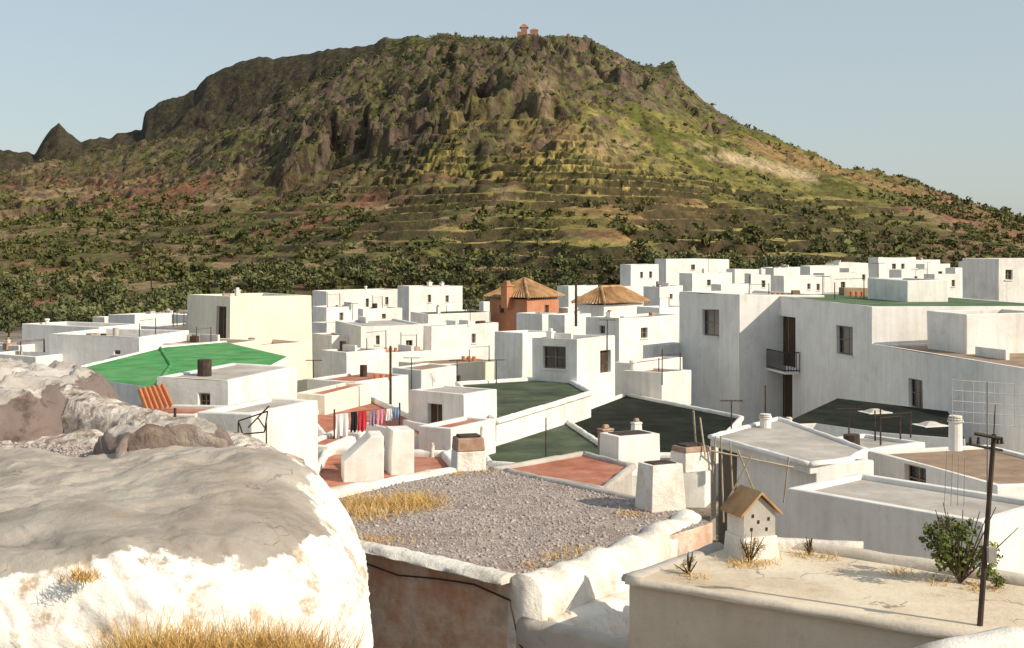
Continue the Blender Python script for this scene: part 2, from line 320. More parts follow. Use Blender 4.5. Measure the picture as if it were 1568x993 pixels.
e=empty('hilltop_ruin_tower'); b=MB(); d=702; zc=(V0-62)/F*d
def hb(u0,u1,v0,z0=zc-3,m='ruin',dd=0):
    x0=(u0-U0)/F*d; x1=(u1-U0)/F*d; b.box(((x0+x1)/2,d+dd),x1-x0,5,z0,(V0-v0)/F*d,m)
hb(792,800,50);hb(800,812,53,dd=.3);hb(812,824,47,dd=.1);hb(798,807,43,dd=.6)
for (ua,ub,va,vb) in ((797,808,43,37),(813,823,47,44)):
    xa=(ua-U0)/F*d; xb=(ub-U0)/F*d; b.box(((xa+xb)/2,d+.6),xb-xa+1,5.4,(V0-va)/F*d,(V0-vb)/F*d,'ruin',0,.25)
b.build('masonry',e)
e=empty('hilltop_hut'); b=MB(); hb(868,872,53,zc-4);hb(872,885,57,zc-4,dd=.2); b.build('masonry',e)
# ------------------------------------------------------------------ houses
def wall(b,g,p0,p1,z0,z1,ops,m,depth=.2):
    p0=np.array(p0[:2]);p1=np.array(p1[:2]);L=np.linalg.norm(p1-p0);dr=(p1-p0)/L;nn=np.array((dr[1],-dr[0]))
    def pt(a,z,o=0): q=p0+dr*a-nn*o; return (q[0],q[1],z)
    xs=sorted(set([0,L]+[c for o in ops for c in o[:2]])); zs=sorted(set([z0,z1]+[c for o in ops for c in o[2:4]]))
    for i in range(len(xs)-1):
        for j in range(len(zs)-1):
            cx=(xs[i]+xs[i+1])/2;cz=(zs[j]+zs[j+1])/2
            if any(o[0]<cx<o[1] and o[2]<cz<o[3] for o in ops): continue
            b.face([pt(xs[i],zs[j]),pt(xs[i+1],zs[j]),pt(xs[i+1],zs[j+1]),pt(xs[i],zs[j+1])],m)
    for a0,a1,c0,c1,kd in ops:
        dp=depth
        b.face([pt(a0,c0),pt(a0,c0,dp),pt(a0,c1,dp),pt(a0,c1)],m); b.face([pt(a1,c0),pt(a1,c1),pt(a1,c1,dp),pt(a1,c0,dp)],m)
        b.face([pt(a0,c1),pt(a0,c1,dp),pt(a1,c1,dp),pt(a1,c1)],m); b.face([pt(a0,c0),pt(a1,c0),pt(a1,c0,dp),pt(a0,c0,dp)],m)
        if kd=='w':
            g.face([pt(a0,c0,dp),pt(a1,c0,dp),pt(a1,c1,dp),pt(a0,c1,dp)],'glass')
            w=.06
            for (x0,x1,y0,y1) in ((a0,a0+w,c0,c1),(a1-w,a1,c0,c1),((a0+a1)/2-w/2,(a0+a1)/2+w/2,c0,c1),(a0+w,a1-w,c1-w,c1),(a0+w,a1-w,c0,c0+w),(a0+w,a1-w,(c0+c1)/2,(c0+c1)/2+.04)):
                g.face([pt(x0,y0,dp-.04),pt(x1,y0,dp-.04),pt(x1,y1,dp-.04),pt(x0,y1,dp-.04)],'frame')
            s=[pt(a0-.08,c0-.07,-.07),pt(a1+.08,c0-.07,-.07),pt(a1+.08,c0-.01,-.07),pt(a0-.08,c0-.01,-.07)]; t=[pt(a0-.08,c0-.01,-.07),pt(a1+.08,c0-.01,-.07),pt(a1+.08,c0-.01,.02),pt(a0-.08,c0-.01,.02)]
            g.face(s,m); g.face(t,m)
        elif kd=='d':
            g.face([pt(a0,c0,dp),pt(a1,c0,dp),pt(a1,c1,dp),pt(a0,c1,dp)],'door')
            mid=(a0+a1)/2
            g.face([pt(mid-.03,c0,dp-.03),pt(mid+.03,c0,dp-.03),pt(mid+.03,c1,dp-.03),pt(mid-.03,c1,dp-.03)],'frame')
def sol(Cc,dv,u):
    k=(u-U0)/F; den=dv[0]-k*dv[1]; return (k*Cc[1]-Cc[0])/den if abs(den)>1e-6 else -1
RC=random.Random(5)
def clutter(b,A2,r,l,Lr,Ll,z,ph):
    for i in range(RC.choice([1,2,3,4])):
        c=A2+r*Lr*RC.uniform(.12,.88)+l*Ll*RC.uniform(.12,.88); kd=RC.random()
        if kd<.25: h=RC.uniform(.35,.6); q=RC.uniform(.14,.25); b.cyl((*c,z-.02),(*c,z+h),q,q,RC.choice(['galv','iron','lgrey']),10)
        elif kd<.5: b.box(c,RC.uniform(.3,.9),RC.uniform(.2,.5),z-.02,z+RC.uniform(.15,.45),RC.choice(['brick','frame','lgrey','door','dkearth']),ph+RC.uniform(-.3,.3),.95)
        elif kd<.7:
            b.cyl((*c,z-.02),(*c,z+RC.uniform(.6,1.3)),.03,.025,'iron',5)
            c2=c+r*RC.uniform(.8,1.8); hh=RC.uniform(.8,1.1); b.cyl((*c2,z-.02),(*c2,z+hh),.03,.025,'iron',5); b.cyl((*c,z+hh-.05),(*c2,z+hh-.05),.012,.012,'iron',4)
        elif kd<.85:
            for k in range(3): b.cyl((c[0]+.3*k,c[1],z-.02),(c[0]+.3*k,c[1],z+.25),.09,.12,'corr',7)
        else: b.box(c,.16,min(Ll*.5,2.2),z-.02,z+.4,'white',ph)
def house(cu,cv,d,ul,ur,phi,m='white',roof='lgrey',ops=(),par=.28,L=None,R=None,name='white_house',zb=None,chim=0,bev=.035,top=True,vent=True):
    ph=math.radians(phi); r=np.array((math.cos(ph),math.sin(ph))); l=np.array((-math.sin(ph),math.cos(ph)))
    A=P(cu,cv,d); zt=A[2]; A2=A[:2]
    Lr=R if R else sol(A,r,ur); Ll=L if L else sol(A,l,ul)
    if Lr<.5 or Lr>40: Lr=6
    if Ll<.5 or Ll>40: Ll=6
    B=A2+r*Lr; D=A2+l*Ll; E=B+l*Ll
    if zb is None: zb=float(min(terr(p[0],p[1]) for p in (A2,B,D,E)))-.6
    zb=min(zb,zt-1)
    b=MB();g=MB();rf=MB()
    oL=[];oR=[]
    for o in ops:
        w,u0,u1,v0,v1,kd=o; dv=r if w=='R' else l
        s0=sol(A,dv,u0);s1=sol(A,dv,u1);sm=(s0+s1)/2; dep=A[1]+dv[1]*sm
        z0=(V0-v1)/F*dep;z1=(V0-v0)/F*dep
        LL=Lr if w=='R' else Ll
        s0,s1=sorted((s0,s1)); s0=max(.1,s0); s1=min(LL-.1,s1); z1=min(z1,zt-.1); z0=max(z0,zb+.1)
        if s1-s0<.15 or z1-z0<.15: continue
        if w=='R': oR.append((s0,s1,z0,z1,kd))
        else: oL.append((Ll-s1,Ll-s0,z0,z1,kd))
    wall(b,g,A2,B,zb,zt,oR,m); wall(b,g,D,A2,zb,zt,oL,m); wall(b,g,B,E,zb,zt,[],m); wall(b,g,E,D,zb,zt,[],m)
    t=.22; O=[A2,B,E,D]; I=[A2+r*t+l*t,B-r*t+l*t,E-r*t-l*t,D+r*t-l*t]
    for i in range(4):
        j=(i+1)%4
        b.face([(*O[i],zt),(*O[j],zt),(*I[j],zt),(*I[i],zt)],m)
        b.face([(*I[i],zt),(*I[j],zt),(*I[j],zt-par-.05),(*I[i],zt-par-.05)],m)
    rf.face([(*p,zt-par) for p in I],roof)
    if vent:
        n=random.choice([0,0,0,1]) if chim==0 else max(0,chim)
        for i in range(n):
            c=A2+r*Lr*random.uniform(.2,.85)+l*Ll*random.uniform(.4,.9); hh=random.uniform(.35,.65); w=random.uniform(.24,.34)
            if random.random()<.6:
                rf.box(c,w,w*1.2,zt-par-.1,zt-par+hh,m,ph); rf.box(c,w*1.3,w*1.5,zt-par+hh,zt-par+hh+.06,m,ph); rf.box(c,w*.7,w*.8,zt-par+hh+.06,zt-par+hh+.2,random.choice(['brick',m]),ph,.8)
            else:
                rf.cyl((*c,zt-par-.1),(*c,zt-par+hh),w*.45,w*.4,m,10); rf.cyl((*c,zt-par+hh),(*c,zt-par+hh+.1),w*.6,w*.5,m,10)
    e=empty(name,(A[0],A[1],zb)); o=e.location; wb=.22 if d>25 else .1
    if vent and d>30 and Lr>2 and Ll>2 and zt<-1.2 and roof!='tile':
        cb=MB(); clutter(cb,A2,r,l,Lr,Ll,zt-par,ph); cb.build('rooftop_clutter',e,origin=o,wob=wb)
    b.build('walls',e,bevel=bev,origin=o,weld=True,wob=wb); rf.build('roof',e,origin=o,wob=wb); g.build('windows_and_doors',e,origin=o,wob=wb)
    return e,A,r,l,Lr,Ll,zt
far=[(1020,398,150,1003,1116,35),(965,406,140,949,1008,40),(1125,412,150,1112,1172,30),(1185,410,165,1165,1232,40),(1240,408,160,1225,1292,35),(1345,394,135,1330,1402,30),(1300,412,150,1285,1340,30),(1415,404,150,1398,1455,25),(1462,410,140,1447,1512,30),(1480,402,165,1468,1540,30),
 (1060,420,125,1040,1120,40),(1200,424,120,1180,1262,30),(1010,440,120,985,1045,45),(1262,418,140,1245,1320,30),(1380,412,120,1362,1425,20),(1432,420,115,1415,1470,20),(1105,436,110,1090,1150,35),(905,455,112,880,960,45),(940,440,130,925,970,45),(1530,415,118,1512,1600,20),(870,438,135,852,915,45),(985,412,170,975,1010,40),(1150,420,135,1140,1180,35),
 (1350,418,160,1330,1375,30),(1215,412,190,1200,1250,30),(1395,398,185,1380,1440,30),(1285,402,190,1265,1330,30)]
for i,(a,b_,c,d_,e_,f_) in enumerate(far):
    w=a+(e_-a)*random.uniform(.3,.6); vv=b_+random.uniform(8,14)
    ops=[('R',w,w+random.uniform(4,7),vv,vv+random.uniform(8,11),'w')]
    if random.random()<.5: ops.append(('R',w+14,w+19,vv,vv+10,'w'))
    house(a,b_,c,d_,e_,f_,m=random.choice(['white','white','white2']),roof=random.choice(['lgrey','brown','brown','red']),ops=ops,bev=0,par=random.choice([.1,.3]))
house(1530,398,95,1512,1660,12,L=5,ops=[('R',1540,1550,415,430,'w')])
# --- left / middle village
house(352,457,75,328,479,36,m='cream',roof='lgrey',ops=[('L',331,346,472,528,'d')],L=7,chim=1)
house(626,440,112,608,708,38,m='white',roof='lgrey',ops=[('R',655,660,452,464,'w'),('R',682,687,453,463,'w')],chim=2)
house(500,446,116,478,614,30,m='white',roof='lgrey',ops=[('R',560,565,458,471,'w'),('R',590,595,456,468,'w')],chim=1)
house(556,474,98,535,616,36,m='white',roof='lgrey',ops=[('R',585,591,482,494,'w')],par=.12)
house(500,470,94,478,548,40,m='white',roof='brown',ops=[('R',520,526,478,490,'w')],par=.1)
house(655,480,100,628,752,34,m='white',roof='dgreen',par=.08)
house(660,500,84,632,762,40,m='white2',roof='lgrey',ops=[('R',722,728,512,526,'w')],par=.12)
house(552,498,82,540,648,22,m='white2',roof='lgrey',ops=[('R',575,581,512,526,'w'),('R',622,632,520,536,'d')],L=7,par=.12)
house(508,512,84,478,540,42,m='white',roof='red',par=.06); house(500,494,92,478,540,42,m='white',roof='red',par=.06)
house(585,541,74,545,665,38,m='white',roof='lgrey',par=.1)
house(668,560,66,610,772,45,m='cream',roof='brown',ops=[('R',700,707,576,592,'w')],par=.06)
house(530,540,70,490,590,50,m='white',roof='brown',par=.08)
house(213,514,66,76,290,70,m='white2',roof='lgrey',ops=[('L',175,184,534,540,'w')])
house(150,503,74,85,215,66,m='white2',roof='lgrey',L=6)
house(205,484,95,165,275,55,m='white2',roof='brown',par=.08); house(160,487,100,142,205,55,m='white',roof='lgrey')
house(265,502,82,215,340,58,m='white',roof='brown',par=.08); house(300,484,92,262,345,55,m='white',roof='brown',ops=[('R',318,323,492,503,'w')],par=.08)
house(250,482,110,225,300,50,m='white',roof='red',par=.08)
house(30,532,75,-60,72,60,m='white',roof='red'); house(55,545,66,-20,100,65,m='white2',roof='lgrey')
house(330,528,66,235,400,60,m='cream',roof='brown',par=.08)
house(395,530,72,370,470,45,m='cream',roof='red',L=6)
def tileroof(name,cu,cv,d,ul,ur,phi,wallm,hip=1.6,ops=(),ov=.35):
    e,A,r,l,Lr,Ll,zt=house(cu,cv,d,ul,ur,phi,m=wallm,roof='tile',ops=ops,name=name,vent=False,par=.05)
    b=MB(); A2=A[:2]; z=zt+.06
    c=[A2-r*ov-l*ov,A2+r*(Lr+ov)-l*ov,A2+r*(Lr+ov)+l*(Ll+ov),A2-r*ov+l*(Ll+ov)]
    m_=min(Lr,Ll)/2; 
    if Lr>=Ll: t0=A2+r*m_+l*Ll/2; t1=A2+r*(Lr-m_)+l*Ll/2; F4=[[c[0],c[1],t1,t0],[c[2],c[3],t0,t1],[c[1],c[2],t1],[c[3],c[0],t0]]
    else: t0=A2+l*m_+r*Lr/2; t1=A2+l*(Ll-m_)+r*Lr/2; F4=[[c[1],c[2],t1,t0],[c[3],c[0],t0,t1],[c[0],c[1],t0],[c[2],c[3],t1]]
    for ff in F4:
        pts=[(q[0],q[1],z if any(q is s for s in c) else z+hip) for q in ff]
        p0=np.array(pts[0]);p1=np.array(pts[1]); top=[np.array(p) for p in pts[2:]]
        if len(top)==1: tl=tr=top[0]
        else: tr,tl=top
        n=max(6,int(np.linalg.norm(p1-p0)/.3)); nor=np.cross(p1-p0,tl-p0); nor/=np.linalg.norm(nor)
        for i in range(n):
            ts=[i/n,(i+.5)/n,(i+1)/n]; lo=[p0+(p1-p0)*q for q in ts]
            hi=[tl+(tr-tl)*q for q in ts]; lo[1]=lo[1]+nor*.12; hi[1]=hi[1]+nor*.12
            b.face([lo[0],lo[1],hi[1],hi[0]],'tile'); b.face([lo[1],lo[2],hi[2],hi[1]],'tile')
    b.build('tiled_roof',e,origin=e.location); 
    h=MB(); T0=np.array((*t0,z+hip+.05)); T1=np.array((*t1,z+hip+.05))
    if np.linalg.norm(T1-T0)>.3: h.cyl(T0,T1,.13,.13,'tile')
    near={0:T0,1:T1,2:T1,3:T0} if Lr>=Ll else {0:T0,1:T0,2:T1,3:T1}
    for i in range(4): h.cyl((*c[i],z+.05),near[i],.12,.12,'tile')
    h.build('ridge_tiles',e,origin=e.location)
    return e,A,r,l,Lr,Ll,zt
tileroof('orange_house',808,458,102,750,856,50,'orange',hip=1.5,ops=[('L',765,772,466,478,'w'),('R',835,841,466,478,'w')])
ee=empty('square_chimney'); b=MB(); p=P(776,444,103); b.box(p,.7,.7,p[2]-1.5,p[2]+.3,'orange',.8); b.box(p,.9,.9,p[2]+.3,p[2]+.4,'orange',.8); b.box(p,.5,.5,p[2]+.4,p[2]+.75,'tile',.8,.7); b.build('shaft',ee)
tileroof('tiled_house',925,467,95,885,985,48,'white',hip=1.2)
house(740,462,110,733,750,45,m='white'); house(870,470,105,855,890,45)
house(800,510,64,757,850,50,m='white',roof='lgrey')
house(884,520,58,815,943,52,m='white',roof='lgrey',ops=[('L',831,866,530,564,'w'),('R',920,937,538,572,'d')],par=.2,chim=1)
house(948,488,82,897,1042,48,m='white',roof='lgrey',ops=[('R',982,992,502,518,'w'),('L',918,926,500,512,'w')])
house(1010,470,92,975,1060,45,m='white'); house(865,482,90,840,905,45,m='white',roof='lgrey')
house(975,555,64,940,1045,50,m='white',roof='red',par=.1); house(830,480,96,790,860,45,m='white2')
house(1000,528,72,985,1045,45,m='white',roof='red',par=.1)
house(1015,572,60,955,1060,45,m='white',roof='red',par=.1)
# big house
e,A,r,l,Lr,Ll,zt=house(1335,468,56,1140,1640,10,m='white2',roof='mgreen',ops=[('L',1187,1217,486,562,'d'),('L',1283,1307,499,543,'w'),('L',1182,1212,571,640,'d')],name='large_white_house',par=.02,chim=-1)
nL=np.array((-math.cos(math.radians(10)),-math.sin(math.radians(10))))
b=MB(); s0=sol(A,l,1224); s1=sol(A,l,1160)
zf=(V0-562)/F*(A[1]+l[1]*(s0+s1)/2)
q=[A[:2]+l*s0,A[:2]+l*s0+nL*.75,A[:2]+l*s1+nL*.75,A[:2]+l*s1]
b.prism(q,zf-.12,zf,'white2')
rail=[q[0],q[1],q[2],q[3]]
for i in range(3):
    p0,p1=rail[i],rail[i+1]; n=max(3,int(np.linalg.norm(p1-p0)/.14))
    for hh in (.08,1.0): b.cyl((*p0,zf+hh),(*p1,zf+hh),.03,.03,'iron',5)
    for k_ in range(n+1):
        p=p0+(p1-p0)*k_/n; b.cyl((*p,zf),(*p,zf+1.),.018,.018,'iron',4)
b.build('balcony',e,origin=e.location)
house(1132,453,66,1040,1200,15,m='white2',roof='lgrey',R=5,ops=[('L',1076,1103,474,514,'w')],chim=-1,name='white_house')
house(1576,563,44,1335,1700,10,m='white2',roof='brown',R=8,par=.12,ops=[('L',1390,1411,578,622,'w')])
house(1390,428,62,1358,1452,14,m='white',roof='dgreen',zb=-2.6,L=4,vent=False)
house(1480,478,52,1450,1600,12,m='white',roof='brown',zb=-5,L=3,vent=False)
house(1290,442,70,1270,1360,14,m='brown',roof='brown',zb=-2.6,L=.6,vent=False,par=.02,name='roof_upstand_wall')
def slab(name,pts,zb,mt,ms,bevel=.03):
    e=empty(name); b=MB(); z=pts[0][2]; xy=[p[:2] for p in pts]
    ar=sum(xy[i][0]*xy[(i+1)%len(xy)][1]-xy[(i+1)%len(xy)][0]*xy[i][1] for i in range(len(xy)))
    if ar<0: xy=xy[::-1]
    b.prism(xy,zb,z,ms,mt); b.build('body',e,bevel=bevel); return e
def ridge(name,pts,w,down,m,parent=None,up=0,lump=.03,step=.2,shoulder=None):
    P3=[np.array(p,float)+np.array((0,0,up)) for p in pts]; path=[]
    for i in range(len(P3)-1):
        n=max(1,int(np.linalg.norm(P3[i+1]-P3[i])/step))
        for k in range(n): path.append(P3[i]+(P3[i+1]-P3[i])*k/n)
    path.append(P3[-1]); path=np.array(path); tg=np.gradient(path,axis=0); tg[:,2]=0; tg/=np.linalg.norm(tg,axis=1,keepdims=True)
    nn=np.stack([tg[:,1],-tg[:,0],tg[:,0]*0],-1); sh=shoulder or min(.08,w*.3)
    prof=[(-.5*w,-down),(-.5*w,-down*.5-sh*.5),(-.5*w,-sh),(-.36*w,-sh*.25),(-.12*w,0),(.12*w,0),(.36*w,-sh*.25),(.5*w,-sh),(.5*w,-down*.5-sh*.5),(.5*w,-down)]
    k=len(prof); V=[]
    for i,p in enumerate(path):
        for j,(a,z) in enumerate(prof):
            q=p+nn[i]*a+np.array((0,0,z))
            dn=float(fbm(q[0]*2.3+j*.7,q[1]*2.3+q[2]*1.7,3))-.5; dz=float(fbm(q[0]*3.1+50,q[1]*3.1+j*.4,3))-.5
            q=q+nn[i]*dn*lump*2.4*(1 if a>0 else -1)+np.array((0,0,dz*lump*2.4 if 1<j<k-2 else 0)); V.append(tuple(q))
    fs=[[i*k+j,i*k+j+1,(i+1)*k+j+1,(i+1)*k+j] for i in range(len(path)-1) for j in range(k-1)]
    fs.append([j for j in range(k)][::-1]); fs.append([(len(path)-1)*k+j for j in range(k)])
    return mesh_obj(name,V,fs,[m],parent=parent,smooth=True)
def zroof(name,uv,z,mt,ms='white',zb=-11,par=0,pw=.2,pm=None,skip=()):
    pts=[Q(u,v,z) for u,v in uv]; e=slab(name,pts,zb,mt,ms)
    if par:
        for i in range(len(pts)):
            if i in skip: continue
            ridge('parapet',[pts[i],pts[(i+1)%len(pts)]],pw,par+.02,pm or ms,parent=e,up=par,lump=.02)
    return e
# --- green roof, left
e=zroof('green_roof_house',[(88,572),(250,532),(345,524),(440,546),(352,592),(238,594)],-4.5,'green','white2',par=.0)
gq=[Q(u,v,-4.5) for u,v in [(88,572),(250,532),(345,524),(440,546)]]
ridge('low_upstand',[gq[0],gq[1],gq[2]],.22,.1,'white2',parent=e,up=.07,lump=.02)
ridge('low_upstand',[Q(245,533,-4.5),Q(262,560,-4.5),Q(238,594,-4.5)],.16,.06,'green',parent=e,up=.07,lump=.01)
house(350,583,40,242,456,75,m='white',roof='lgrey',par=.06,ops=[('L',305,322,603,628,'w')],chim=-1)
e=empty('orange_tile_canopy'); V=[];n=36
a=Q(210,598,-4.35);bq=Q(252,590,-4.35);c_=P(222,632,34.5);d_=P(268,624,34.5)
for i in range(n+1):
    t=i/n; w=.07*abs(math.sin(t*math.pi*6)); V.append(tuple(a+(bq-a)*t+np.array((0,0,w)))); V.append(tuple(c_+(d_-c_)*t+np.array((0,0,w))))
mesh_obj('tiles',V,[[2*i,2*i+1,2*i+3,2*i+2] for i in range(n)],['corr'],parent=e)
b=MB()
for q in (c_,d_): b.cyl((q[0],q[1],-9),q-(0,0,.02),.04,.04,'iron')
b.build('posts',e)
house(300,634,35.5,268,352,75,m='white',roof='red',par=.1,L=3,vent=False)
# --- middle terraces
zroof('green_terrace',[(700,590),(862,580),(905,604),(760,648)],-6.2,'dgreen','white',par=.16)
zroof('dark_green_terrace',[(862,642),(958,606),(1136,642),(1080,700),(880,700)],-7.2,'black','white',par=.15)
zroof('green_terrace',[(735,690),(868,648),(945,700),(880,726),(750,712)],-6.9,'dgreen','white',par=.15)
house(712,604,45,626,763,50,m='white',roof='lgrey',par=.04,ops=[('L',655,678,618,668,'d')],chim=-1)
house(645,566,60,600,700,55,m='white',roof='brown',par=.06)
house(545,585,56,470,625,60,m='white',roof='red',ops=[],par=.1)
house(500,605,50,455,570,70,m='cream',roof='red',par=.12)
zroof('red_terrace',[(470,640),(560,610),(625,640),(690,700),(600,715),(520,700)],-6.6,'red','white',par=.2)
zroof('red_terrace',[(480,735),(500,695),(680,700),(700,725),(600,760),(490,770)],-6.3,'red','white',par=.2)
house(505,685,38,455,560,78,m='white',roof='red',par=.1,vent=False)
house(385,640,31,300,488,72,m='white',roof='lgrey',par=.1,vent=False)
zroof('red_roof_building',[(752,722),(893,697),(968,716),(925,752)],-5.25,'red','lgrey',par=.1,pw=.2)
house(690,655,40,640,760,60,m='white',roof='red',par=.1)
ridge('terrace_partition_wall',[Q(560,668,-6.6),Q(640,690,-6.6)],.18,.8,'white',up=.5,lump=.02)
ridge('terrace_partition_wall',[Q(620,655,-6.6),Q(700,672,-6.6)],.18,.8,'white',up=.3,lump=.02)
def sloped(name,cu,cv,d,w,dep,h,sl,phi):
    e=empty(name); b=MB(); p=P(cu,cv,d); ca,sa=math.cos(phi),math.sin(phi)
    prof=[(-w/2-sl,-.5),(w/2,-.5),(w/2,h),(-w/2,h),(-w/2-sl,h*.35)]
    def t(x,y,z): return (p[0]+x*ca-y*sa,p[1]+x*sa+y*ca,p[2]+z)
    b.face([t(x,0,z) for x,z in prof],'white'); b.face([t(x,dep,z) for x,z in prof][::-1],'white')
    for i in range(5):
        x0,z0=prof[i];x1,z1=prof[(i+1)%5]; b.face([t(x0,0,z0),t(x0,dep,z0),t(x1,dep,z1),t(x1,0,z1)],'white')
    b.build('block',e,bevel=.03,weld=True)
sloped('whitewashed_stairhead',578,727,34,.35,1.1,1.05,.75,.2); sloped('whitewashed_stairhead',618,722,35,.62,1.0,1.15,.05,.3)
# --- right middle
zroof('black_roof_house',[(1195,650),(1282,610),(1452,630),(1478,672),(1350,662),(1250,648)],-6.1,'black','white2',par=.0)
for (u,v) in ((1340,632),(1425,652)):
    e=empty('roof_skylight'); b=MB(); p=Q(u,v,-6.09); b.box(p,.9,.7,p[2],p[2]+.14,'lgrey',.3,.3); b.box(p,1.0,.8,p[2],p[2]+.03,'white',.3); b.build('cap',e)
zroof('white_roof_house',[(1088,670),(1192,642),(1325,690),(1300,705),(1240,712)],-5.4,'lgrey','white2',par=.08,zb=-5.65)
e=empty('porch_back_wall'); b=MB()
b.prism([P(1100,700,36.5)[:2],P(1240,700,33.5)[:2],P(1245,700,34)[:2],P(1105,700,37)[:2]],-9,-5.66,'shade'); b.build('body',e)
e=empty('porch_posts'); b=MB()
for (u,v) in ((1092,673),(1140,686),(1190,699),(1236,709)):
    q=Q(u,v,-5.65); b.box(q,.14,.14,-8.8,-5.655,'beigewall')
b.build('posts',e)
house(1250,715,31.5,1238,1340,20,m='white2',roof='lgrey',L=4,vent=False)
house(1530,748,30,1330,1640,16,m='white2',roof='brown',par=.1,R=4,ops=[('L',1387,1420,718,762,'w')])
house(1320,692,36,1225,1420,35,m='white2',roof='lgrey',par=.1)
house(1505,802,25,1205,1640,42,m='white2',roof='lgrey',par=.12,R=3,vent=False)
e=empty('cane_pergola'); b=MB()
pp=[(1104,668,1108,800),(1118,676,1124,790),(1096,668,1090,740),(1086,690,1215,716),(1150,700,1112,770),(1130,690,1170,790),(1072,640,1080,700),(1208,700,1200,770),(1062,630,1066,690)]
for (u0,v0,u1,v1) in pp: b.cyl(P(u0,v0,29.5+random.random()),P(u1,v1,29.5+random.random()),.022,.022,'bamboo',6)
b.build('canes',e)
def chimney(u,v,d,w,h,m='white',taper=.85,cap=True,ang=.5,brick=False,name='chimney',dep=None):
    e=empty(name); b=MB(); p=P(u,v,d); 
    if brick:
        b.box(p,w,dep or w*.8,p[2]-.3,p[2]+h*.55,m,ang,.95); b.box(p,w*.94,(dep or w*.8)*.94,p[2]+h*.55,p[2]+h,'brick',ang,.93); b.box(p,w*.72,w*.5,p[2]+h,p[2]+h+.05,'iron',ang)
    else:
        b.box(p,w,dep or w*.8,p[2]-.3,p[2]+h,m,ang,taper)
        if cap: b.box(p,w*taper*1.12,(dep or w*.8)*taper*1.12,p[2]+h,p[2]+h+.06,m,ang); b.box(p,w*.5,w*.4,p[2]+h+.06,p[2]+h+.16,'brick',ang,.8)
        else: b.box(p,w*taper*.75,(dep or w*.8)*taper*.7,p[2]+h,p[2]+h+.02,'iron',ang)
    b.build('shaft',e,bevel=.025,wob=.05); return e
chimney(1010,780,21.6,.74,.80,'oldwhite',.82,False,.45)
chimney(717,714,26.3,.66,.62,'oldwhite',.9,brick=True,ang=.3)
chimney(965,706,32,1.3,.72,'white',.97,ang=.5,dep=.9,cap=False); chimney(975,680,33.5,.3,.55,'white',.8)
chimney(928,700,32.5,.35,.7,'brick',.95)
chimney(1058,702,30,.8,.3,'oldwhite',.9,brick=True)
for (u,v,d,w,h) in ((1172,658,38,.42,.5),(1463,672,32,.42,.62),(1208,650,42,.26,.25),(662,700,38,.16,.45),(738,672,38,.16,.4)):
    e=empty('round_chimney'); b=MB(); p=P(u,v,d); b.cyl((p[0],p[1],p[2]-.3),(p[0],p[1],p[2]+h*.7),w*.42,w*.4,'white',14)
    for k in range(3): b.cyl((p[0],p[1],p[2]+h*(.7+.1*k)),(p[0],p[1],p[2]+h*(.76+.1*k)),w*.5-.02*k,w*.48-.02*k,'oldwhite',14)
    b.build('shaft',e)
# ------------------------------------------------------------------ foreground gravel roof
ZR=-4.47
e=zroof('gravel_roof_house',[(800,890),(520,826),(505,766),(690,722),(775,722),(1005,772),(1092,800)],ZR,'gravel','pink',zb=-9)
rp=[Q(800,890,ZR),Q(520,826,ZR),Q(505,766,ZR),Q(690,722,ZR),Q(775,722,ZR),Q(1005,772,ZR),Q(1092,800,ZR)]
ridge('front_coping',[rp[0]+(-.15,.12,0),rp[1]],.38,.10,'oldwhite',parent=e,up=.05,lump=.035,step=.08)
ridge('left_parapet',[rp[1],rp[2]],.25,.2,'oldwhite',parent=e,up=.05,lump=.03)
ridge('back_parapet',[rp[2]+(-.3,.3,0),rp[3]],.35,.5,'oldwhite',parent=e,up=.1,lump=.03)
ridge('back_parapet',[rp[4],rp[5]],.2,.3,'lgrey',parent=e,up=.06,lump=.02)
ridge('lumpy_parapet',[rp[0]+(.05,-.05,-.02),(rp[0]+rp[6])/2+(.05,.1,0),rp[6]+(-.35,.35,0)],.55,1.2,'oldwhite',parent=e,up=.10,lump=.07,step=.06,shoulder=.2)
ridge('lower_wash',[rp[0]+(.35,-.12,-.45),(rp[0]+rp[6])/2+(.5,-.15,-.45),rp[6]+(.3,-.1,-.4)],.7,3,'oldwhite',parent=e,up=0,lump=.03,step=.08,shoulder=.45)
def inpoly(x,y,poly):
    c=np.zeros(len(x),bool); n=len(poly)
    for i in range(n):
        x0,y0=poly[i][:2];x1,y1=poly[(i+1)%n][:2]
        t=((y0>y)!=(y1>y))&(x<(x1-x0)*(y-y0)/(y1-y0+1e-9)+x0); c^=t
    return c
def stones(name,poly,z,n,s0,s1,zfn=None,mat='stone'):
    xs=[p[0] for p in poly];ys_=[p[1] for p in poly]
    x=RNG.uniform(min(xs),max(xs),n);y=RNG.uniform(min(ys_),max(ys_),n); k=inpoly(x,y,poly); x,y=x[k],y[k]; n=len(x)
    zz=zfn(x,y) if zfn else np.full(n,z)
    s=RNG.uniform(s0,s1,n)*(.6+RNG.rand(n)**4*1.5); base=np.array([(1,0,0),(0,1,0),(-1,0,0),(0,-1,0),(0,0,.8),(0,0,-.5)],float)
    v=base[None]*s[:,None,None]*RNG.uniform(.6,1.2,(n,6,1)); a=RNG.uniform(0,6.28,n); ca,sa=np.cos(a)[:,None],np.sin(a)[:,None]
    vx=v[...,0]*ca-v[...,1]*sa+x[:,None]; vy=v[...,0]*sa+v[...,1]*ca+y[:,None]; vz=v[...,2]+zz[:,None]
    f=np.array([(0,1,4),(1,2,4),(2,3,4),(3,0,4),(1,0,5),(2,1,5),(3,2,5),(0,3,5)])
    return mesh_obj(name,np.stack([vx,vy,vz],-1).reshape(-1,3),(f[None]+6*np.arange(n)[:,None,None]).reshape(-1,3),[mat])
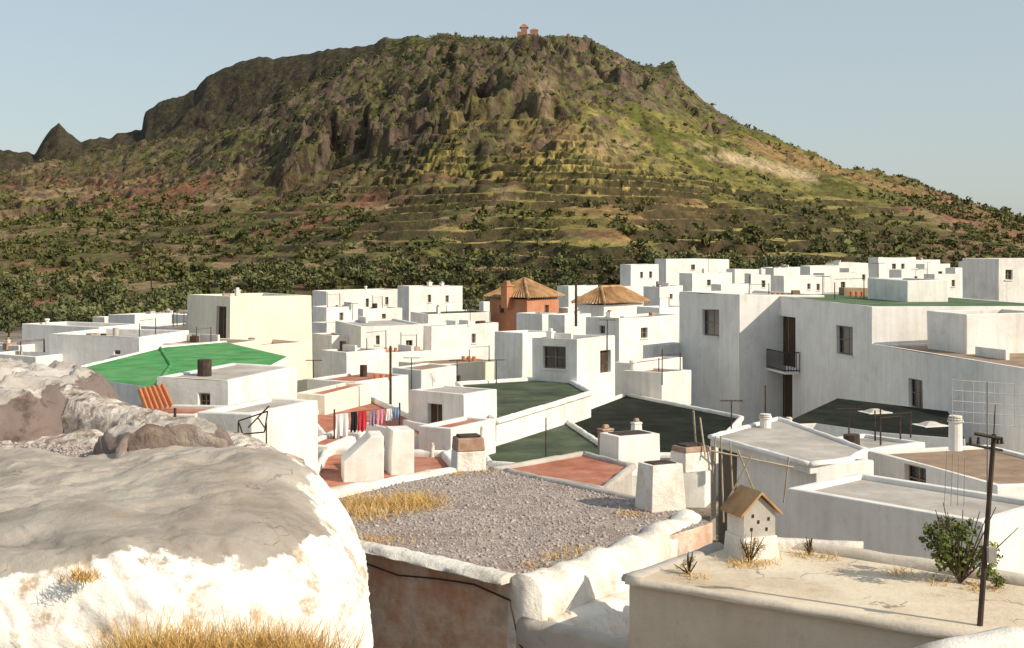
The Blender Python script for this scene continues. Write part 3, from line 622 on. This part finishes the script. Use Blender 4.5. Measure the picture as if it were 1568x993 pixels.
stones('gravel_stones',rp,ZR,16000,.012,.032)
def grass(name,pts,n,h,spread,mat='straw',lean=.5,wid=.006):
    V=[]; cnt=n*len(pts); c=np.repeat(np.array(pts),n,0); base=c+np.concatenate([RNG.normal(size=(cnt,2))*spread,np.zeros((cnt,1))],1)
    d=RNG.normal(size=(cnt,3))*lean; d[:,2]=1; hh=h*RNG.uniform(.3,1.1,cnt)[:,None]; mid=base+d*hh*.5; tip=mid+(d+RNG.normal(size=(cnt,3))*lean*.9)*hh*.5
    w=RNG.normal(size=(cnt,3)); w[:,2]=0; w/=np.linalg.norm(w,axis=1,keepdims=True); w*=wid
    v=np.stack([base-w,base+w,mid+w*.8,mid-w*.8,tip+w*.2,tip-w*.2],1).reshape(-1,3); o=6*np.arange(cnt)[:,None]
    f=np.concatenate([o+np.array([[0,1,2,3]]),o+np.array([[3,2,4,5]])]); return mesh_obj(name,v,f,[mat])
grass('dry_grass_tuft',[Q(u+RNG.normal()*7,v+RNG.normal()*4,ZR) for u,v in ((530,782),(555,778),(580,774),(605,776),(630,778),(650,774),(560,788),(600,784),(530,792),(640,768),(620,765))],170,.16,.24,lean=.9)
grass('dry_grass_tuft',[Q(u,v,ZR) for u,v in ((560,828),(590,830),(700,727),(740,724),(850,855),(880,845),(820,868),(960,790))],90,.08,.16,lean=.8)
e=empty('jagged_dark_edge'); b=MB(); pv=[]  # thin tube added to draw the wall's jagged dark edge
for i,u in enumerate((560,620,680,735,785)):
    a=rp[1]+(rp[0]-rp[1])*((u-520)/280.); pv.append(a+np.array((-.02,-.08,-.24-.07*math.sin(i*1.7))))
pv.append(rp[0]+np.array((-.12,-.12,-.45))); pv.append(rp[0]+np.array((-.05,-.15,-.8))); pv.append(rp[0]+np.array((.3,-.6,-1.1))); pv.append(rp[0]+np.array((.9,-.9,-1.3)))
for i in range(len(pv)-1): b.cyl(pv[i],pv[i+1],.014,.014,'iron',6)
b.build('edge_line',e)
zroof('red_lower_roof',[(850,955),(985,862),(1110,845),(1010,975)],-5.35,'red','oldwhite',zb=-9)
ridge('low_white_wall',[Q(800,945,-4.95),Q(900,965,-4.95),Q(985,985,-4.95)],.3,2.5,'lgrey',lump=.04)
# ------------------------------------------------------------------ right beige terrace
ZT=-3.93
tp=[(962,886),(1100,838),(1190,830),(1640,905),(1800,1010),(1430,965)]
e=zroof('beige_terrace_house',tp,ZT,'beige','beigewall',zb=-8)
T=[Q(u,v,ZT) for u,v in tp]
ridge('front_edge',[T[0],T[5],T[4]],.16,.08,'beigewall',parent=e,up=.03,lump=.015)
ridge('left_parapet',[T[0],T[1]],.2,.1,'lgrey',parent=e,up=.05,lump=.02)
ridge('back_kerb',[T[2]+(-.3,.1,0),T[3]],.28,.2,'beigewall',parent=e,up=.10,lump=.03)
ridge('white_kerb',[Q(1150,832,ZT+.02),Q(1322,842,ZT+.02)],.2,.3,'oldwhite',parent=e,up=.1,lump=.02)
ridge('rounded_whitewashed_wall',[P(1405,1005,12.),P(1470,975,12.1),P(1560,962,12.3),P(1700,950,12.5)],.6,3,'oldwhite',up=0,lump=.05,shoulder=.2)
e=empty('gabled_chimney'); b=MB(); c=Q(1150,850,ZT); ang=.35; w,dp=.46,.42
b.box(c,w*1.15,dp*1.2,ZT-.02,ZT+.28,'oldwhite',ang,.92)
ca,sa=math.cos(ang),math.sin(ang)
def t(x,y,z): return (c[0]+x*ca-y*sa,c[1]+x*sa+y*ca,ZT+z)
hw=w/2;hd=dp/2; z1,z2,z3=.28,.60,.80
b.face([t(-hw,-hd,z1),t(hw,-hd,z1),t(hw,-hd,z2),t(0,-hd,z3),t(-hw,-hd,z2)],'lgrey'); b.face([t(hw,hd,z1),t(-hw,hd,z1),t(-hw,hd,z2),t(0,hd,z3),t(hw,hd,z2)],'lgrey')
b.face([t(hw,-hd,z1),t(hw,hd,z1),t(hw,hd,z2),t(hw,-hd,z2)],'oldwhite'); b.face([t(-hw,hd,z1),t(-hw,-hd,z1),t(-hw,-hd,z2),t(-hw,hd,z2)],'oldwhite')
for s in (-1,1):
    a0=t(s*(hw+.07),-hd-.06,z2-.05);a1=t(s*(hw+.07),hd+.06,z2-.05);a2=t(0,hd+.06,z3+.03);a3=t(0,-hd-.06,z3+.03)
    up=np.array((0,0,.035)); b.face([a0,a1,a2,a3],'tile'); b.face([np.array(q)+up for q in (a0,a1,a2,a3)],'tile')
    b.face([a0,a3,np.array(a3)+up,np.array(a0)+up],'tile'); b.face([a0,np.array(a0)+up,np.array(a1)+up,a1],'tile')
for (dx,zz) in ((-.12,.38),(.1,.37),(-.02,.47),(.13,.5),(-.1,.55)):
    b.face([t(dx-.02,-hd-.004,zz-.02),t(dx+.015,-hd-.004,zz-.025),t(dx+.02,-hd-.004,zz+.02),t(dx-.015,-hd-.004,zz+.025)],'glass')
b.build('housing',e)
def plant(name,c,r,K,leaf,cols,stems=12,flat=1.):
    e=empty(name); n=9; cx=c[0]+RNG.normal(size=n)*r*.46; cy=c[1]+RNG.normal(size=n)*r*.3; cz=c[2]+RNG.uniform(0,r*1.1,n)
    q,f,cc=foliage('x',cx,cy,cz,np.full(n,r*.42)*RNG.uniform(.4,1.25,n),K,leaf,cols,flat); o=mesh_obj('leaves',q,f,['leafm'],attrs={'Col':('C',cc)},parent=e)
    b=MB()
    for i in range(stems): b.cyl(c,(c[0]+random.gauss(0,r*.5),c[1]+random.gauss(0,r*.3),c[2]+r*random.uniform(.7,1.9)),.012,.005,'bark',5)
    b.build('stems',e)
plant('leafy_bush',Q(1470,893,ZT),.50,240,.15,((.035,.05,.014),(.20,.24,.06)),stems=26)
plant('dry_weed',Q(1148,862,ZT),.2,200,.09,((.25,.15,.04),(.42,.3,.1)))
plant('dry_weed',Q(1055,880,ZT),.15,180,.10,((.16,.15,.03),(.42,.33,.1)))
plant('dry_weed',Q(1240,850,ZT),.12,120,.10,((.12,.10,.03),(.3,.22,.1)))
plant('dry_weed',Q(935,940,-5.35),.18,180,.10,((.13,.15,.03),(.36,.3,.1)))
grass('dry_grass_tuft',[Q(u,v,ZT) for u,v in ((1060,884),(1130,866),(1150,868),(1170,864),(1230,852),(1260,856),(1380,880),(1440,893),(1500,903))],45,.10,.1,lean=.8)
e=empty('leaning_utility_pole'); b=MB(); p0=P(1493,1060,13.); p1=P(1522,665,13.1); b.cyl(p0,p1,.035,.025,'iron',8)
b.cyl(P(1480,680,13.1),P(1535,690,13.1),.015,.015,'iron',6); b.cyl(P(1492,664,13.1),P(1532,672,13.05),.02,.02,'iron',6)
for u in (1486,1498,1528,1534):
    q=P(u,680,13.1); b.cyl(q,q+(0,0,.07),.02,.012,'iron',6)
b.cyl(P(1522,665,13.1),P(1524,620,13.1),.008,.006,'iron',5)
q=P(1518,850,13.); b.box(q,.08,.08,q[2]-.08,q[2]+.08,'lgrey'); b.build('pole',e)
e=empty('wire_grid_antenna'); b=MB(); 
for i in range(8): b.cyl(P(1458+i*16,582+i,24),P(1458+i*16,648+i,24),.006,.006,'lgrey',4)
for j in range(5): b.cyl(P(1458,582+j*16,24),P(1572,590+j*16,24),.006,.006,'lgrey',4)
b.cyl(P(1512,585,24),P(1512,760,24),.018,.018,'galv',5)
for i in range(4): b.cyl(P(1450+i*9,690+i*4,24),P(1446+i*10,775,24),.006,.006,'galv',4)
b.build('grid',e)
def pole(u,v0,v1,d,r=.05,name='wooden_pole'):
    e=empty(name); b=MB(); b.cyl(P(u,v1,d),P(u,v0,d),r,r*.8,'iron',7); b.build('shaft',e); return e
pole(598,530,640,52,.06); pole(882,432,500,78,.09); pole(836,640,700,40,.025); pole(1172,590,640,42,.03); pole(232,398,440,190,.12)
pole(1014,535,590,60,.03)
for (u,v,d,h) in ((540,470,90,1.6),(300,470,90,1.5),(720,470,100,1.4),(1085,395,150,2),(1420,400,120,1.4),(1190,380,150,1.6),(700,560,60,1.2),(930,500,60,1.3),(400,545,60,1.),(630,560,60,1.4),(1260,425,70,1.),(1345,405,75,1.1),(480,560,60,1.2),(760,560,58,1.2),(1300,640,40,1.),(1120,625,44,1.)):
    e=empty('tv_antenna'); b=MB(); p=P(u,v+15,d); b.cyl((p[0],p[1],p[2]-1.2),(p[0],p[1],p[2]+h*.6),.03,.022,'iron',5)
    b.cyl((p[0]-.4,p[1],p[2]+h*.6),(p[0]+.4,p[1],p[2]+h*.6),.018,.018,'iron',4)
    for k in range(5): x=p[0]-.36+.18*k; b.cyl((x,p[1]-.25,p[2]+h*.6),(x,p[1]+.25,p[2]+h*.6),.012,.012,'iron',4)
    b.build('mast',e)
e=empty('iron_rack'); b=MB()
for (a,c) in (((365,645),(410,630)),((410,630),(405,662)),((365,645),(372,665)),((380,655),(412,622)),((372,665),(405,662)),((395,640),(405,655))): b.cyl(P(*a,22),P(*c,22),.014,.014,'iron',5)
for q in (365,408): b.cyl(P(q,648,22),P(q,720,22),.014,.014,'iron',5)
b.build('bars',e)
e=empty('barred_cabinet'); b=MB(); p=P(467,640,36); b.box(p,.5,.4,p[2]-.4,p[2]+.45,'iron',.3,.95); 
for k in range(5): b.cyl((p[0]-.25+.12*k,p[1]-.24,p[2]-.4),(p[0]-.25+.12*k,p[1]-.24,p[2]+.5),.012,.012,'frame',4)
b.build('bars',e)
e=empty('laundry_line'); b=MB(); y0=40.; a=P(512,634,y0); c=P(612,624,y0); b.cyl(a,c,.006,.006,'iron',4)
b.cyl(a+(0,0,-1.3),a+(0,0,.15),.03,.03,'iron',6); b.cyl(c+(0,0,-1.3),c+(0,0,.15),.03,.03,'iron',6); b.build('posts',e)
for i,(u0,u1,hh,mm) in enumerate(((514,533,.78,'cl_white'),(537,547,.62,'cl_black'),(548,561,.64,'cl_red'),(566,576,.5,'cl_mauve'),(578,590,.5,'cl_pink'),(592,600,.4,'cl_white'),(602,611,.35,'cl_blue'))):
    t0=(u0-512)/100.;t1=(u1-512)/100.; n=12; V=[]
    for k in range(n+1):
        q=a+(c-a)*(t0+(t1-t0)*k/n)
        for j in range(6): V.append((q[0]+.015*math.sin(j+k),q[1]+.04*math.sin(k*1.1+i)*j/5-.01*i,q[2]-hh*j/5*(1+.08*math.sin(k*.9+i))))
    mesh_obj('cloth',V,[[k*6+j,k*6+j+1,(k+1)*6+j+1,(k+1)*6+j] for k in range(n) for j in range(5)],[mm],parent=e,smooth=True)
# ------------------------------------------------------------------ mounds (old rounded masonry roofs)
def mound(name,cx,cy,a,b_,n,zt,zb,rr,mat,rot=0,amp=.05,NT=300,batter=.12,topfn=None,topn=1.):
    th=np.linspace(0,2*math.pi,NT,endpoint=False); R=1/((np.abs(np.cos(th))/a)**n+(np.abs(np.sin(th))/b_)**n)**(1/n)
    rrr=rr(th) if callable(rr) else np.full(NT,rr); rings=[]
    ed=[]
    for s in np.linspace(0.01,1,60): rings.append(((R-rrr)*s,np.zeros(NT))); ed.append(np.zeros(NT)-(1-s)*1.4)
    for al in np.linspace(0,math.pi/2,36)[1:]: rings.append((R-rrr+rrr*math.sin(al),-rrr*(1-math.cos(al))*1.)); ed.append(np.full(NT,al/(math.pi/2)))
    H=zt-zb
    for s in np.linspace(0,1,90)[1:]: rings.append((R+batter*s*(H),-rrr-(H-rrr)*s)); ed.append(np.ones(NT)+s)
    rho=np.array([q[0] for q in rings]); dz=np.array([q[1] for q in rings]); ed=np.array(ed)
    X=rho*np.cos(th); Y=rho*np.sin(th); c,s=math.cos(rot),math.sin(rot); X,Y=cx+X*c-Y*s,cy+X*s+Y*c
    Zz=zt+dz
    if topfn: Zz=Zz+topfn(X,Y)
    w=np.clip(ed,0,1)
    nz=(fbm(X*1.1+Zz*.9,Y*1.1-Zz*.7,3)-.5)*amp*2.6+((fbm(X*3+Zz*2.4,Y*3-Zz*2.5,5)-.5)*amp*2.6-.6*amp*ss((fbm(X*2.2+Zz*2+9,Y*2.2-Zz*2.3,4)-.56)/.03)+.5*amp*ss((fbm(X*1.7+Zz*1.5+29,Y*1.7-Zz*1.8,5)-.5)/.02))*(topn+(1-topn)*w)
    X=X+np.cos(th+rot)*nz*w; Y=Y+np.sin(th+rot)*nz*w; Zz=Zz+nz*(1-w*.7)
    nr=len(rings); idx=np.arange(nr*NT).reshape(nr,NT); nx_=np.roll(idx,-1,1)
    f=np.stack([idx[:-1],idx[1:],nx_[1:],nx_[:-1]],-1).reshape(-1,4)
    return mesh_obj(name,np.stack([X,Y,Zz],-1).reshape(-1,3),f,[mat],smooth=True,attrs={'edge':('F',ed.ravel())})
mound('whitewashed_domed_roof',-5.28,10.95,3.95,2.75,3.6,-2.17,-6.5,lambda t:.36+.5*np.clip(np.cos(t),0,1),'mound',rot=.15,amp=.085,NT=1000,batter=.02,topn=.35,topfn=lambda X,Y:.17*np.exp(-((X+2.8)/.8)**2-((Y-12.3)/.8)**2)-.12*ss((X+2.5)/1.2))
mound('earthen_domed_roof',-9.75,17.5,4.1,2.4,2.6,-1.76,-6,lambda t:.75+0*t,'mound2',amp=.12,NT=400)
mound('rubble_ledge',-6.9,14.8,3.5,1.9,3,-2.38,-6,.3,'speckle',amp=.06)
e=empty('broken_rounded_oven')
o=mound('shell',-3.95,14.1,.72,.6,2.8,-2.02,-3.5,.22,'mound2',amp=.07,NT=200); o.parent=e
ridge('rim',[P(185,705,13.2),P(192,672,13.4),P(225,652,13.4),P(290,653,13.5),P(345,674,13.4)],.16,.5,'dkearth',parent=e,lump=.05,shoulder=.08,step=.05)
ridge('sloping_shoulder_wall',[P(110,588,17.),P(160,612,16.5),P(220,626,16),P(345,664,15.2),P(440,694,14.6)],.7,3,'speckle',lump=.09,shoulder=.3,step=.08)
stones('rubble_stones',[P(-100,720,14),P(180,720,13.4),P(170,660,15),P(-100,650,15.5)],-2.36,2500,.012,.035)
gp=[P(u,1000,8.0) for u in range(205,500,12)]
grass('dry_grass',[np.array((p[0],p[1]-RNG.rand()*.3,-2.72)) for p in gp],300,.29,.09,wid=.004)
gp2=[P(118,868,8.6),P(130,872,8.6),P(35,712,13.8),P(60,712,13.8)]
grass('dry_grass_tuft',[np.array((p[0],p[1],p[2]-.08)) for p in gp2],120,.09,.05,wid=.003)
# ------------------------------------------------------------------ light, sky, camera
el=math.radians(33); az=math.atan2(.88,-.475)
sd=np.array((math.cos(el)*math.sin(az),math.cos(el)*math.cos(az),math.sin(el)))
su=bpy.data.lights.new('sun','SUN'); su.energy=4.8; su.angle=math.radians(.5); su.color=(1,.885,.70)
so=bpy.data.objects.new('sun',su); scene.collection.objects.link(so); so.rotation_euler=Vector(sd).to_track_quat('Z','Y').to_euler()
w=bpy.data.worlds.new('World'); scene.world=w; w.use_nodes=True; nt=w.node_tree; bg=nt.nodes['Background']
sk=nt.nodes.new('ShaderNodeTexSky'); sk.sky_type='NISHITA'; sk.sun_disc=False; sk.sun_elevation=el; sk.sun_rotation=az; sk.air_density=1.; sk.dust_density=1.5; sk.ozone_density=1.5
mx=nt.nodes.new('ShaderNodeMix'); mx.data_type='RGBA'; mx.inputs[0].default_value=.5; nt.links.new(sk.outputs[0],mx.inputs[6]); mx.inputs[7].default_value=(5.9,6.5,6.4,1)
nt.links.new(mx.outputs[2],bg.inputs[0]); bg.inputs[1].default_value=.115
cam=bpy.data.cameras.new('camera'); cam.sensor_width=36; cam.lens=F/1568*36; cam.shift_y=-(496.5-V0)/1568; cam.clip_end=20000; cam.clip_start=.05
co=bpy.data.objects.new('camera',cam); scene.collection.objects.link(co); co.rotation_euler=(math.pi/2,0,0); scene.camera=co
scene.view_settings.view_transform='Standard'; scene.view_settings.look='None'; scene.view_settings.exposure=0
